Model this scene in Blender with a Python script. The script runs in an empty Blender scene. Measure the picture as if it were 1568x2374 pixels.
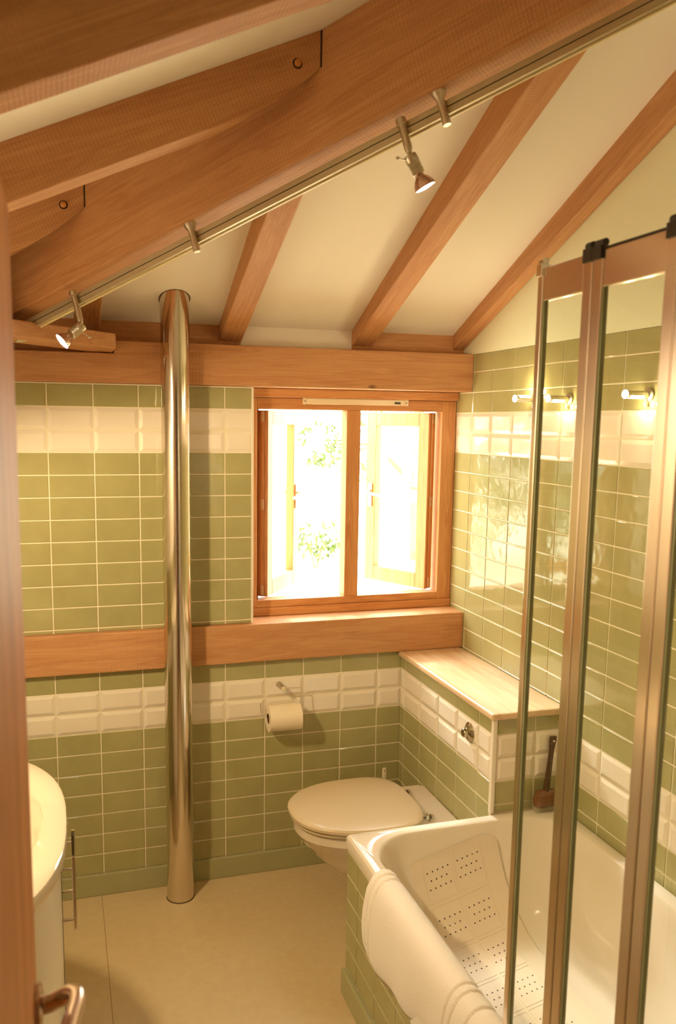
import bpy, bmesh, math, random
from mathutils import Vector, Matrix, Quaternion
random.seed(7)
scene = bpy.context.scene
COL = scene.collection

# ------------------------------------------------------------------ camera
CAMP = Vector((-1.5405, -3.0145, 1.7585))
YAW, PITCH, ROLL = 0.29332, -0.13827, 0.01238
F_PX, CX, CY = 1941.94, 726.75, 1246.98
cam = bpy.data.cameras.new('camera')
camo = bpy.data.objects.new('camera', cam); COL.objects.link(camo)
_f = Vector((math.sin(YAW)*math.cos(PITCH), math.cos(YAW)*math.cos(PITCH), math.sin(PITCH)))
_r = Vector((math.cos(YAW), -math.sin(YAW), 0)); _u = _r.cross(_f)
_r2 = math.cos(ROLL)*_r + math.sin(ROLL)*_u; _u2 = -math.sin(ROLL)*_r + math.cos(ROLL)*_u
M = Matrix((( _r2.x, _u2.x, -_f.x, CAMP.x), (_r2.y, _u2.y, -_f.y, CAMP.y), (_r2.z, _u2.z, -_f.z, CAMP.z), (0, 0, 0, 1)))
camo.matrix_world = M
cam.sensor_fit = 'VERTICAL'; cam.sensor_height = 36.0
cam.lens = F_PX*36.0/2374
cam.shift_x = (784-CX)/2374; cam.shift_y = (CY-1187)/2374
cam.clip_start = 0.02; cam.clip_end = 200
cam.dof.use_dof = True; cam.dof.focus_distance = 3.0; cam.dof.aperture_fstop = 5.0
scene.camera = camo

# ------------------------------------------------------------------ world, sun, exposure
w = bpy.data.worlds.new('sky'); scene.world = w; w.use_nodes = True
wn = w.node_tree; wn.nodes.clear()
bg = wn.nodes.new('ShaderNodeBackground'); wo = wn.nodes.new('ShaderNodeOutputWorld')
bg.inputs[0].default_value = (0.95, 1.0, 0.92, 1); bg.inputs[1].default_value = 13.5
wn.links.new(bg.outputs[0], wo.inputs[0])
sun = bpy.data.lights.new('sun', 'SUN'); sun.energy = 5.5; sun.angle = math.radians(9); sun.color = (1.0, 0.97, 0.90)
suno = bpy.data.objects.new('sun', sun); COL.objects.link(suno)
suno.rotation_euler = Vector((0.14, -0.76, -0.66)).to_track_quat('-Z', 'Y').to_euler()
suno.location = (-4, 6, 8)
WARM = (1.0, 0.78, 0.46)
LAMP_W = 7.0
vs = scene.view_settings
vs.view_transform = 'Standard'; vs.look = 'None'; vs.gamma = 1.0; vs.exposure = 0.0; vs.use_curve_mapping = False
scene.cycles.max_bounces = 12; scene.cycles.transparent_max_bounces = 16
scene.cycles.sample_clamp_indirect = 8.0
scene.cycles.use_denoising = True

# ------------------------------------------------------------------ materials
def s2l(r, g, b):
    f = lambda c: (c/255/12.92) if c/255 <= .04045 else ((c/255+.055)/1.055)**2.4
    return (f(r), f(g), f(b), 1)
def new_mat(name):
    m = bpy.data.materials.new(name); m.use_nodes = True
    nt = m.node_tree; b = nt.nodes['Principled BSDF']
    return m, nt, b
def node(nt, t, **k):
    n = nt.nodes.new(t)
    for a, v in k.items(): setattr(n, a, v)
    return n
def plain(name, col, rough=.5, metal=0.0, bump=0.0, bscale=60, coat=0.0, var=0.0):
    m, nt, b = new_mat(name)
    b.inputs['Base Color'].default_value = col; b.inputs['Roughness'].default_value = rough
    b.inputs['Metallic'].default_value = metal; b.inputs['Coat Weight'].default_value = coat
    tc = node(nt, 'ShaderNodeTexCoord')
    nz = node(nt, 'ShaderNodeTexNoise'); nz.inputs['Scale'].default_value = bscale; nz.inputs['Detail'].default_value = 4
    nt.links.new(tc.outputs['Object'], nz.inputs['Vector'])
    if bump:
        bp = node(nt, 'ShaderNodeBump'); bp.inputs['Strength'].default_value = bump; bp.inputs['Distance'].default_value = .004
        nt.links.new(nz.outputs['Fac'], bp.inputs['Height']); nt.links.new(bp.outputs['Normal'], b.inputs['Normal'])
    if var:
        n2 = node(nt, 'ShaderNodeTexNoise'); n2.inputs['Scale'].default_value = bscale*.12
        nt.links.new(tc.outputs['Object'], n2.inputs['Vector'])
        cr = node(nt, 'ShaderNodeValToRGB')
        cr.color_ramp.elements[0].position = .3; cr.color_ramp.elements[1].position = .7
        cr.color_ramp.elements[0].color = tuple(c*(1-var) for c in col[:3])+(1,)
        cr.color_ramp.elements[1].color = tuple(min(1, c*(1+var)) for c in col[:3])+(1,)
        nt.links.new(n2.outputs['Fac'], cr.inputs['Fac']); nt.links.new(cr.outputs['Color'], b.inputs['Base Color'])
    return m
def wood(name, light, dark, rough=.6, saw=.25, coat=0.0, ring=1.0):
    m, nt, b = new_mat(name); L = nt.links
    tc = node(nt, 'ShaderNodeTexCoord'); oi = node(nt, 'ShaderNodeObjectInfo')
    off = node(nt, 'ShaderNodeVectorMath', operation='MULTIPLY_ADD')
    cmb = node(nt, 'ShaderNodeCombineXYZ')
    for i in range(3): L.new(oi.outputs['Random'], cmb.inputs[i])
    off.inputs[1].default_value = (13, 7, 5); L.new(cmb.outputs[0], off.inputs[0]); L.new(tc.outputs['Object'], off.inputs[2])
    mp = node(nt, 'ShaderNodeMapping'); mp.inputs['Scale'].default_value = (1.0, 14*ring, 14*ring); L.new(off.outputs[0], mp.inputs[0])
    n1 = node(nt, 'ShaderNodeTexNoise'); n1.inputs['Scale'].default_value = 1.6; n1.inputs['Detail'].default_value = 5; n1.inputs['Distortion'].default_value = .8
    L.new(mp.outputs[0], n1.inputs['Vector'])
    mul = node(nt, 'ShaderNodeMath', operation='MULTIPLY'); mul.inputs[1].default_value = 48; L.new(n1.outputs['Fac'], mul.inputs[0])
    sn = node(nt, 'ShaderNodeMath', operation='SINE'); L.new(mul.outputs[0], sn.inputs[0])
    mp2 = node(nt, 'ShaderNodeMapping'); mp2.inputs['Scale'].default_value = (6, 240, 240); L.new(off.outputs[0], mp2.inputs[0])
    n2 = node(nt, 'ShaderNodeTexNoise'); n2.inputs['Scale'].default_value = 1.0; n2.inputs['Detail'].default_value = 3
    L.new(mp2.outputs[0], n2.inputs['Vector'])
    a = node(nt, 'ShaderNodeMath', operation='MULTIPLY_ADD'); a.inputs[1].default_value = .10; L.new(sn.outputs[0], a.inputs[0]); L.new(n1.outputs['Fac'], a.inputs[2])
    c = node(nt, 'ShaderNodeMath', operation='MULTIPLY_ADD'); c.inputs[1].default_value = .60; L.new(n2.outputs['Fac'], c.inputs[0]); L.new(a.outputs[0], c.inputs[2])
    cr = node(nt, 'ShaderNodeValToRGB'); cr.color_ramp.elements[0].position = .50; cr.color_ramp.elements[1].position = 1.0
    cr.color_ramp.elements[0].color = dark; cr.color_ramp.elements[1].color = light
    L.new(c.outputs[0], cr.inputs['Fac']); 
    # knots
    vo = node(nt, 'ShaderNodeTexVoronoi'); vo.inputs['Scale'].default_value = 2.6
    mp3 = node(nt, 'ShaderNodeMapping'); mp3.inputs['Scale'].default_value = (.8, 1.8, 1.8); L.new(off.outputs[0], mp3.inputs[0]); L.new(mp3.outputs[0], vo.inputs['Vector'])
    kr = node(nt, 'ShaderNodeMapRange'); kr.inputs['From Min'].default_value = .012; kr.inputs['From Max'].default_value = .05; L.new(vo.outputs['Distance'], kr.inputs['Value'])
    mx = node(nt, 'ShaderNodeMixRGB'); mx.inputs[1].default_value = tuple(x*.3 for x in dark[:3])+(1,)
    L.new(kr.outputs[0], mx.inputs[0]); L.new(cr.outputs['Color'], mx.inputs[2]); L.new(mx.outputs[0], b.inputs['Base Color'])
    # saw marks across the grain
    wv = node(nt, 'ShaderNodeTexWave', bands_direction='X'); wv.inputs['Scale'].default_value = 38; wv.inputs['Distortion'].default_value = 1.5
    L.new(off.outputs[0], wv.inputs['Vector'])
    s = node(nt, 'ShaderNodeMath', operation='MULTIPLY_ADD'); s.inputs[1].default_value = saw; L.new(wv.outputs['Fac'], s.inputs[0]); L.new(n2.outputs['Fac'], s.inputs[2])
    bp = node(nt, 'ShaderNodeBump'); bp.inputs['Strength'].default_value = .35; bp.inputs['Distance'].default_value = .003
    L.new(s.outputs[0], bp.inputs['Height']); L.new(bp.outputs['Normal'], b.inputs['Normal'])
    b.inputs['Roughness'].default_value = rough; b.inputs['Coat Weight'].default_value = coat; b.inputs['Coat Roughness'].default_value = .2
    return m
def tile_mat(name, col, wav=.10, col2=None):
    m, nt, b = new_mat(name); L = nt.links
    b.inputs['Roughness'].default_value = .07; b.inputs['Specular IOR Level'].default_value = .6
    tc = node(nt, 'ShaderNodeTexCoord'); nz = node(nt, 'ShaderNodeTexNoise'); nz.inputs['Scale'].default_value = 22; nz.inputs['Detail'].default_value = 1.5
    L.new(tc.outputs['Object'], nz.inputs['Vector'])
    bp = node(nt, 'ShaderNodeBump'); bp.inputs['Strength'].default_value = wav; bp.inputs['Distance'].default_value = .01
    L.new(nz.outputs['Fac'], bp.inputs['Height']); L.new(bp.outputs['Normal'], b.inputs['Normal'])
    n2 = node(nt, 'ShaderNodeTexNoise'); n2.inputs['Scale'].default_value = 9; n2.inputs['Detail'].default_value = 6; L.new(tc.outputs['Object'], n2.inputs['Vector'])
    cr = node(nt, 'ShaderNodeValToRGB'); cr.color_ramp.elements[0].position = .3; cr.color_ramp.elements[1].position = .75
    cr.color_ramp.elements[0].color = col; cr.color_ramp.elements[1].color = col2 or col
    L.new(n2.outputs['Fac'], cr.inputs['Fac']); L.new(cr.outputs['Color'], b.inputs['Base Color'])
    return m
def emis(name, col, st):
    m, nt, b = new_mat(name)
    b.inputs['Base Color'].default_value = (0, 0, 0, 1)
    b.inputs['Emission Color'].default_value = col; b.inputs['Emission Strength'].default_value = st
    return m
def glass(name, tint, gl=.0):
    m, nt, b = new_mat(name); nt.nodes.remove(b); L = nt.links
    out = nt.nodes['Material Output']
    tr = node(nt, 'ShaderNodeBsdfTransparent'); tr.inputs[0].default_value = tint
    gs = node(nt, 'ShaderNodeBsdfGlossy'); gs.inputs['Roughness'].default_value = .01
    fr = node(nt, 'ShaderNodeFresnel'); fr.inputs['IOR'].default_value = 1.5
    # front faces reflect, the ray leaves through the back face unchanged
    ge = node(nt, 'ShaderNodeNewGeometry'); iv = node(nt, 'ShaderNodeMath', operation='SUBTRACT'); iv.inputs[0].default_value = 1
    L.new(ge.outputs['Backfacing'], iv.inputs[1]); mu = node(nt, 'ShaderNodeMath', operation='MULTIPLY'); L.new(iv.outputs[0], mu.inputs[0]); L.new(fr.outputs[0], mu.inputs[1])
    mx = node(nt, 'ShaderNodeMixShader'); L.new(mu.outputs[0], mx.inputs[0]); L.new(tr.outputs[0], mx.inputs[1]); L.new(gs.outputs[0], mx.inputs[2])
    L.new(mx.outputs[0], out.inputs['Surface'])
    return m

OAK = wood('oak', s2l(206, 152, 102), s2l(184, 126, 78), saw=.35)
OAK_D = wood('oak_door', s2l(224, 150, 80), s2l(190, 116, 54), saw=.05, rough=.45)
OAK_L = wood('oak_window', s2l(214, 156, 98), s2l(186, 120, 68), saw=.05, rough=.5)
OAK_SH = wood('oak_shelf', s2l(232, 202, 162), s2l(208, 166, 120), saw=.0, rough=.32, coat=.5, ring=.8)
PLASTER = plain('plaster', s2l(250, 243, 228), .85, bump=.05, bscale=90)
PLASTER_G = plain('green_tinged_plaster', s2l(240, 240, 208), .85, bump=.05, bscale=90)
GREEN = tile_mat('green_tile', s2l(166, 159, 108), .07, s2l(177, 170, 117))
WHITE = tile_mat('white_tile', s2l(238, 226, 206), .04, s2l(242, 231, 212))
GROUT = plain('grout', s2l(242, 230, 198), .8, bump=.1, bscale=200)
TRIMW = plain('white_trim', s2l(238, 228, 208), .35)
CERAM = plain('ceramic', s2l(228, 213, 188), .06, coat=.6)
LIDM = plain('lid_plastic', s2l(208, 188, 152), .28)
ACRYL = plain('bath_acrylic', s2l(230, 218, 198), .10, coat=.4)
CABM = plain('cabinet_lacquer', s2l(238, 228, 204), .25, coat=.3)
SKIRT = plain('green_skirting', s2l(172, 168, 122), .22)
CHROME = plain('chrome', (.86, .82, .76, 1), .08, 1.0)
DCHROME = plain('dark_chrome', (.52, .46, .36, 1), .1, 1.0)
BRUSHED = plain('satin_nickel', (.60, .54, .42, 1), .32, 1.0)
STEEL = plain('flue_steel', (.74, .67, .58, 1), .13, 1.0, bump=.02, bscale=6)
PROF = plain('screen_profile', (.88, .76, .66, 1), .2, 1.0)
SEAL = plain('black_plastic', (.03, .022, .012, 1), .4)
GSEAL = plain('green_seal', (.26, .27, .14, 1), .25)
GLASS = glass('clear_glass', (.97, .985, .96, 1))
WGLASS = glass('window_glass', (.99, .99, .98, 1))
DARK = plain('dark_gap_shade', (.012, .008, .004, 1), .8)
BRONZE = plain('bronze_handle', (.56, .42, .32, 1), .24, 1.0)
LENS = emis('lamp_glow', (1, .93, .84, 1), 22)
SLIT = emis('slit_glow', (1, .86, .62, 1), 26)
TRACKM = plain('track_metal', (.55, .46, .30, 1), .4, .6)
TRACKL = plain('track_lip', s2l(232, 214, 160), .35)
PAPER = plain('paper', s2l(244, 228, 200), .9, bump=.15, bscale=220)
CARD = plain('cardboard', s2l(110, 70, 36), .9)
MATM = plain('mat_rubber', s2l(226, 211, 186), .45)
HOLE = plain('mat_hole', (.035, .018, .008, 1), .8)
PLAST = plain('white_plastic', s2l(236, 220, 186), .3)
def towel_mat():
    m, nt, b = new_mat('terry'); L = nt.links
    b.inputs['Base Color'].default_value = s2l(250, 240, 226); b.inputs['Roughness'].default_value = .95
    b.inputs['Sheen Weight'].default_value = .5
    tc = node(nt, 'ShaderNodeTexCoord'); nz = node(nt, 'ShaderNodeTexNoise'); nz.inputs['Scale'].default_value = 420; nz.inputs['Detail'].default_value = 3
    L.new(tc.outputs['Object'], nz.inputs['Vector'])
    bp = node(nt, 'ShaderNodeBump'); bp.inputs['Strength'].default_value = .6; bp.inputs['Distance'].default_value = .004
    L.new(nz.outputs['Fac'], bp.inputs['Height']); L.new(bp.outputs['Normal'], b.inputs['Normal'])
    return m
TERRY = towel_mat()
def floor_mat():
    m, nt, b = new_mat('vinyl_floor'); L = nt.links
    b.inputs['Roughness'].default_value = .38
    tc = node(nt, 'ShaderNodeTexCoord'); sep = node(nt, 'ShaderNodeSeparateXYZ'); L.new(tc.outputs['Object'], sep.inputs[0])
    nz = node(nt, 'ShaderNodeTexNoise'); nz.inputs['Scale'].default_value = 30; nz.inputs['Detail'].default_value = 8; L.new(tc.outputs['Object'], nz.inputs['Vector'])
    cr = node(nt, 'ShaderNodeValToRGB'); cr.color_ramp.elements[0].position = .3; cr.color_ramp.elements[1].position = .7
    cr.color_ramp.elements[0].color = s2l(205, 182, 138); cr.color_ramp.elements[1].color = s2l(212, 189, 145); L.new(nz.outputs['Fac'], cr.inputs['Fac'])
    # seams of the sheet: thin lines every 0.62 m
    add = node(nt, 'ShaderNodeMath', operation='ADD'); add.inputs[1].default_value = 1.44+6.2; L.new(sep.outputs[0], add.inputs[0])
    md = node(nt, 'ShaderNodeMath', operation='MODULO'); md.inputs[1].default_value = 1.24; L.new(add.outputs[0], md.inputs[0])
    lt = node(nt, 'ShaderNodeMath', operation='LESS_THAN'); lt.inputs[1].default_value = .0022; L.new(md.outputs[0], lt.inputs[0])
    mx = node(nt, 'ShaderNodeMixRGB'); L.new(lt.outputs[0], mx.inputs[0]); L.new(cr.outputs['Color'], mx.inputs[1]); mx.inputs[2].default_value = s2l(150, 122, 78)
    L.new(mx.outputs[0], b.inputs['Base Color'])
    # round studs in the relief
    mp = node(nt, 'ShaderNodeMapping'); mp.inputs['Scale'].default_value = (38, 38, 38); L.new(tc.outputs['Object'], mp.inputs[0])
    vo = node(nt, 'ShaderNodeTexVoronoi'); vo.inputs['Scale'].default_value = 1; vo.inputs['Randomness'].default_value = 0; L.new(mp.outputs[0], vo.inputs['Vector'])
    mr = node(nt, 'ShaderNodeMapRange'); mr.inputs['From Min'].default_value = .26; mr.inputs['From Max'].default_value = .34; mr.inputs['To Min'].default_value = 1; mr.inputs['To Max'].default_value = 0
    L.new(vo.outputs['Distance'], mr.inputs['Value'])
    bp = node(nt, 'ShaderNodeBump'); bp.inputs['Strength'].default_value = .12; bp.inputs['Distance'].default_value = .001
    L.new(mr.outputs[0], bp.inputs['Height']); L.new(bp.outputs['Normal'], b.inputs['Normal'])
    return m
FLOORM = floor_mat()

# ------------------------------------------------------------------ geometry helpers
def tag(o, label=None, cat=None, group=None, kind=None):
    if label: o['label'] = label
    if cat: o['category'] = cat
    if group: o['group'] = group
    if kind: o['kind'] = kind
    return o
def empty(name, loc=(0, 0, 0), label=None, cat=None, group=None):
    o = bpy.data.objects.new(name, None); COL.objects.link(o); o.location = loc; o.empty_display_size = .05
    return tag(o, label, cat, group)
def obj(name, bm, mats, parent=None, smooth=False, mw=None, bevel=0.0):
    """bm is in world coordinates; mw = world frame the mesh is stored in"""
    if not isinstance(mats, (list, tuple)): mats = [mats]
    bmesh.ops.recalc_face_normals(bm, faces=bm.faces)
    if mw is not None: bm.transform(mw.inverted())
    me = bpy.data.meshes.new(name); bm.to_mesh(me); bm.free()
    for m in mats: me.materials.append(m)
    if smooth:
        for p in me.polygons: p.use_smooth = True
        if smooth != 'all': me.set_sharp_from_angle(angle=math.radians(38))
    o = bpy.data.objects.new(name, me); COL.objects.link(o)
    W = mw if mw is not None else Matrix.Identity(4)
    if parent:
        o.parent = parent
        o.matrix_parent_inverse = Matrix.Identity(4)
        o.matrix_basis = WORLD(parent).inverted() @ W
    else:
        o.matrix_basis = W
    if bevel:
        md = o.modifiers.new('bevel', 'BEVEL'); md.width = bevel; md.segments = 2; md.limit_method = 'ANGLE'; md.angle_limit = math.radians(40)
    return o
def WORLD(o):
    m = o.matrix_basis.copy()
    while o.parent: o = o.parent; m = o.matrix_basis @ m
    return m
def frame(origin, x, z=(0, 0, 1)):
    x = Vector(x).normalized(); z = Vector(z); y = z.cross(x).normalized(); z = x.cross(y)
    m = Matrix((x, y, z)).transposed().to_4x4(); m.translation = Vector(origin); return m
def box(bm, a, b, mi=0, M_=None):
    x0, y0, z0 = a; x1, y1, z1 = b
    vs_ = [Vector(p) for p in ((x0, y0, z0), (x1, y0, z0), (x1, y1, z0), (x0, y1, z0), (x0, y0, z1), (x1, y0, z1), (x1, y1, z1), (x0, y1, z1))]
    if M_ is not None: vs_ = [M_ @ v for v in vs_]
    v = [bm.verts.new(p) for p in vs_]
    for f in ((0, 1, 2, 3), (4, 5, 6, 7), (0, 1, 5, 4), (1, 2, 6, 5), (2, 3, 7, 6), (3, 0, 4, 7)):
        bm.faces.new([v[i] for i in f]).material_index = mi
def hexa(bm, pts, mi=0):
    v = [bm.verts.new(Vector(p)) for p in pts]
    for f in ((0, 1, 2, 3), (4, 5, 6, 7), (0, 1, 5, 4), (1, 2, 6, 5), (2, 3, 7, 6), (3, 0, 4, 7)):
        bm.faces.new([v[i] for i in f]).material_index = mi
def bxo(name, a, b, mat, parent=None, bevel=0.0, label=None):
    """box as an object of its own, grain along its longest side"""
    bm = bmesh.new(); box(bm, a, b)
    d = [abs(b[i]-a[i]) for i in range(3)]; k = d.index(max(d)); ax = [(1, 0, 0), (0, 1, 0), (0, 0, 1)][k]
    c = [(a[i]+b[i])/2 for i in range(3)]
    mw = frame(c, ax, (0, 0, 1) if k < 2 else (0, 1, 0))
    o = obj(name, bm, mat, parent, mw=mw, bevel=bevel)
    if label: o['label'] = label
    return o
def basis_for(d):
    d = Vector(d).normalized(); a = Vector((0, 0, 1)) if abs(d.z) < .9 else Vector((1, 0, 0))
    u = d.cross(a).normalized(); v = d.cross(u).normalized(); return d, u, v
def lathe(bm, origin, axis, prof, n=24, mi=0, caps=True):
    """prof: list of (distance along axis, radius)"""
    d, u, v = basis_for(axis); o = Vector(origin); rings = []
    for t, r in prof:
        rings.append([bm.verts.new(o+d*t+(u*math.cos(2*math.pi*i/n)+v*math.sin(2*math.pi*i/n))*max(r, 1e-5)) for i in range(n)])
    for a, b in zip(rings, rings[1:]):
        for i in range(n): bm.faces.new((a[i], a[(i+1) % n], b[(i+1) % n], b[i])).material_index = mi
    if caps:
        bm.faces.new(rings[0][::-1]).material_index = mi; bm.faces.new(rings[-1]).material_index = mi
    return rings
def tube(bm, pts, r, n=12, mi=0, caps=True, squash=1.0):
    pts = [Vector(p) for p in pts]; rings = []
    d, u, v = basis_for(pts[1]-pts[0])
    for i, p in enumerate(pts):
        t = (pts[min(i+1, len(pts)-1)]-pts[max(i-1, 0)]).normalized()
        q = d.rotation_difference(t); u = q @ u; v = q @ v; d = t
        rr = r[i] if isinstance(r, (list, tuple)) else r
        rings.append([bm.verts.new(p+(u*math.cos(2*math.pi*k/n)+v*math.sin(2*math.pi*k/n)*squash)*rr) for k in range(n)])
    for a, b in zip(rings, rings[1:]):
        for i in range(n): bm.faces.new((a[i], a[(i+1) % n], b[(i+1) % n], b[i])).material_index = mi
    if caps: bm.faces.new(rings[0][::-1]).material_index = mi; bm.faces.new(rings[-1]).material_index = mi
def arc_path(pts, rad=.012, n=5):
    """round the corners of a polyline"""
    pts = [Vector(p) for p in pts]; out = [pts[0]]
    for a, b, c in zip(pts, pts[1:], pts[2:]):
        r = min(rad, (a-b).length*.45, (c-b).length*.45)
        p0 = b+(a-b).normalized()*r; p1 = b+(c-b).normalized()*r
        for i in range(n+1):
            t = i/n; out.append(p0*(1-t)**2+b*2*t*(1-t)+p1*t*t)
    out.append(pts[-1]); return out
def rings_mesh(bm, rings, mi=0, close_top=False, close_bot=False):
    R = [[bm.verts.new(Vector(p)) for p in r] for r in rings]; n = len(R[0])
    for a, b in zip(R, R[1:]):
        for i in range(n): bm.faces.new((a[i], a[(i+1) % n], b[(i+1) % n], b[i])).material_index = mi
    if close_top: bm.faces.new(R[0][::-1]).material_index = mi
    if close_bot: bm.faces.new(R[-1]).material_index = mi
    return R

# ------------------------------------------------------------------ room constants
P_, W_, H0 = .078, .153, 1.642          # tile pitch up, tile pitch along, height of the tile row line 0
T = .448                                # roof pitch
XL = -2.05                              # left wall
zr = lambda i: H0+i*P_
WHITE_ROWS = (0, 1, -13, -12)
def tiles(bm, O, U, N, s0, s1, z0, z1, lines_start, off=0.0):
    """tiles standing on plane through O, U along, N out of the wall. faces: 0 grout 1 green 2 white"""
    O, U, N = Vector(O), Vector(U).normalized(), Vector(N).normalized(); Z = Vector((0, 0, 1))
    g = .0021
    k0 = math.floor((s0-lines_start)/W_)-1; k1 = math.ceil((s1-lines_start)/W_)+1
    i0 = math.floor((z0-H0)/P_)-1; i1 = math.ceil((z1-H0)/P_)+1
    def P(s, z, h): return O+U*s+Z*z+N*h
    for k in range(k0, k1):
        a, b = lines_start+k*W_+g, lines_start+(k+1)*W_-g
        a_, b_ = max(a, s0+.0008), min(b, s1-.0008)
        if b_-a_ < .005: continue
        for i in range(i0, i1):
            c, d = zr(i)+g, zr(i+1)-g
            c_, d_ = max(c, z0+.0008), min(d, z1-.0008)
            if d_-c_ < .004: continue
            wh = i in WHITE_ROWS
            bv, h = (.012, .0045) if wh else (.0016, .0016)
            bx = min(bv, (b_-a_)*.3); bz = min(bv, (d_-c_)*.3)
            j = [random.uniform(-.00018, .00018) for _ in range(3)]
            tilt = lambda s, z: h + (s-(a_+b_)/2)/.075*j[0] + (z-(c_+d_)/2)/.0375*j[1]*.6
            o_ = [P(a_, c_, 0), P(b_, c_, 0), P(b_, d_, 0), P(a_, d_, 0)]
            q_ = [(a_+bx, c_+bz), (b_-bx, c_+bz), (b_-bx, d_-bz), (a_+bx, d_-bz)]
            i_ = [P(s, z, tilt(s, z)) for s, z in q_]
            vo = [bm.verts.new(p) for p in o_]; vi = [bm.verts.new(p) for p in i_]
            m = 2 if wh else 1
            fs = [bm.faces.new(vi)]+[bm.faces.new((vo[x], vo[(x+1) % 4], vi[(x+1) % 4], vi[x])) for x in range(4)]
            for f in fs:
                f.material_index = m; f.normal_update()
                if f.normal.dot(N) < 0: f.normal_flip()
def wall_obj(name, bm, mats, kind='structure', parent=None):
    me = bpy.data.meshes.new(name); bm.to_mesh(me); bm.free()
    for m in mats: me.materials.append(m)
    o = bpy.data.objects.new(name, me); COL.objects.link(o)
    if parent: o.parent = parent
    if kind: o['kind'] = kind
    return o
TM = [GROUT, GREEN, WHITE, PLASTER, OAK, TRIMW, PLASTER_G]

# floor
bm = bmesh.new(); box(bm, (XL-.15, -4.4, -.12), (.2, .3, 0)); f_ = obj('floor', bm, FLOORM); tag(f_, kind='structure')

# back wall (y = 0 face), window opening x -.865..0, z 1.004..1.88
bm = bmesh.new()
box(bm, (XL-.15, 0.0005, 0), (.2, .25, .858), 0)
box(bm, (XL-.15, 0.0005, 1.005), (-.8655, .25, 1.879), 0)
box(bm, (XL-.15, .05, 2.023), (-.90, .25, 2.2), 4)
box(bm, (XL-.15, .05, 1.981), (-1.3575, .25, 2.022), 4)
box(bm, (-.90, .05, 2.023), (-.473, .25, 2.2), 3)
box(bm, (-.473, .05, 2.023), (.2, .25, 2.2), 4)
tiles(bm, (0, 0, 0), (1, 0, 0), (0, -1, 0), XL, -.8655, 1.005, 1.879, -.9695)
tiles(bm, (0, 0, 0), (1, 0, 0), (0, -1, 0), XL, -.256, .08, .858, -.9695)
wall_obj('wall_back', bm, TM)
# white edge strip of the tiled panel by the window
bm = bmesh.new(); box(bm, (-.872, -.0045, 1.005), (-.8635, .07, 1.879)); o = obj('trim_1', bm, TRIMW, bevel=.0015); tag(o, kind='structure')

# right wall (x = 0 face)
bm = bmesh.new()
box(bm, (0.0005, -4.4, 0), (.2, .25, 2.021), 0)
box(bm, (-.002, -4.4, 2.022), (.2, .25, 4.2), 6)
tiles(bm, (0, 0, 0), (0, 1, 0), (-1, 0, 0), -.498, .10, .5, 2.021, -.039)
tiles(bm, (0, 0, 0), (0, 1, 0), (-1, 0, 0), -2.74, -.498, .5, 2.021, -.646+.153-.153*3)
wall_obj('wall_right', bm, TM)
# left wall
bm = bmesh.new(); box(bm, (XL-.15, -4.4, 0), (XL, .0, 4.0), 3)
tiles(bm, (XL, 0, 0), (0, 1, 0), (1, 0, 0), -2.7, 0, .08, 1.1, -.039)
wall_obj('wall_left', bm, TM)
# front wall with doorway (x -1.62..-.86), hall behind the camera
bm = bmesh.new()
box(bm, (XL, -2.84, 0), (-1.66, -2.74, 3.2), 0); box(bm, (-.84, -2.84, 0), (0, -2.74, 4.2), 0)
box(bm, (-1.66, -2.84, 2.04), (-.84, -2.74, 4.0), 0)
o = wall_obj('wall_front', bm, [PLASTER])
bm = bmesh.new(); box(bm, (XL-.15, -4.5, 0), (.2, -4.4, 4.2)); o = obj('wall_hall', bm, PLASTER); tag(o, kind='structure')
# ceiling: two slopes meeting over the hip
bm = bmesh.new()
def zA(y): return 2.12-T*y
def zB(x): return 3.047+T*x
def slab(pts, zf, th=.06):
    lo = [bm.verts.new((x, y, zf(x, y))) for x, y in pts]; hi = [bm.verts.new((x, y, zf(x, y)+th)) for x, y in pts]
    bm.faces.new(lo); bm.faces.new(hi[::-1]); n = len(pts)
    for i in range(n): bm.faces.new((lo[i], lo[(i+1) % n], hi[(i+1) % n], hi[i]))
slab([(-2.35, .281), (.2, .281), (.2, -2.269)], lambda x, y: zA(y))
slab([(-2.35, .281), (.2, -2.269), (.2, -4.5), (-2.35, -4.5)], lambda x, y: zB(x))
o = obj('ceiling', bm, PLASTER); tag(o, kind='structure')
# skirting
def skirting(name, pts):
    bm = bmesh.new()
    for (x0, y0, x1, y1) in pts: box(bm, (min(x0, x1), min(y0, y1), 0), (max(x0, x1), max(y0, y1), .083))
    o = obj(name, bm, SKIRT, bevel=.003); tag(o, kind='structure')
skirting('baseboard_back', [(XL, -.012, -.256, 0)])
skirting('baseboard_left', [(XL, -2.7, XL+.012, -.012)])

# ------------------------------------------------------------------ timber frame
def timber(name, bm, origin, xdir, label, group=None, cat='beam', zdir=(0, 0, 1), mat=None, bevel=.004):
    o = obj(name, bm, mat or OAK, mw=frame(origin, xdir, zdir), bevel=bevel)
    return tag(o, label, cat, group)
bm = bmesh.new()
prof = [(XL, 1.98), (-1.357, 1.98), (-1.357, 2.022), (-.0015, 2.022), (-.0015, 1.88), (XL, 1.88)]
fa = [bm.verts.new((x, -.036, z)) for x, z in prof]; fb = [bm.verts.new((x, .24, z)) for x, z in prof]
bm.faces.new(fa); bm.faces.new(fb[::-1])
for i in range(6): bm.faces.new((fa[i], fa[(i+1) % 6], fb[(i+1) % 6], fb[i]))
timber('wall_plate', bm, (-1, .1, 1.95), (1, 0, 0), 'long horizontal oak beam along the top of the back wall, above the window')
bm = bmesh.new(); box(bm, (XL, -.028, .859), (-.0015, .24, 1.004))
timber('sill_beam', bm, (-1, .1, .93), (1, 0, 0), 'horizontal oak beam below the window, forming its sill')
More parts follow.
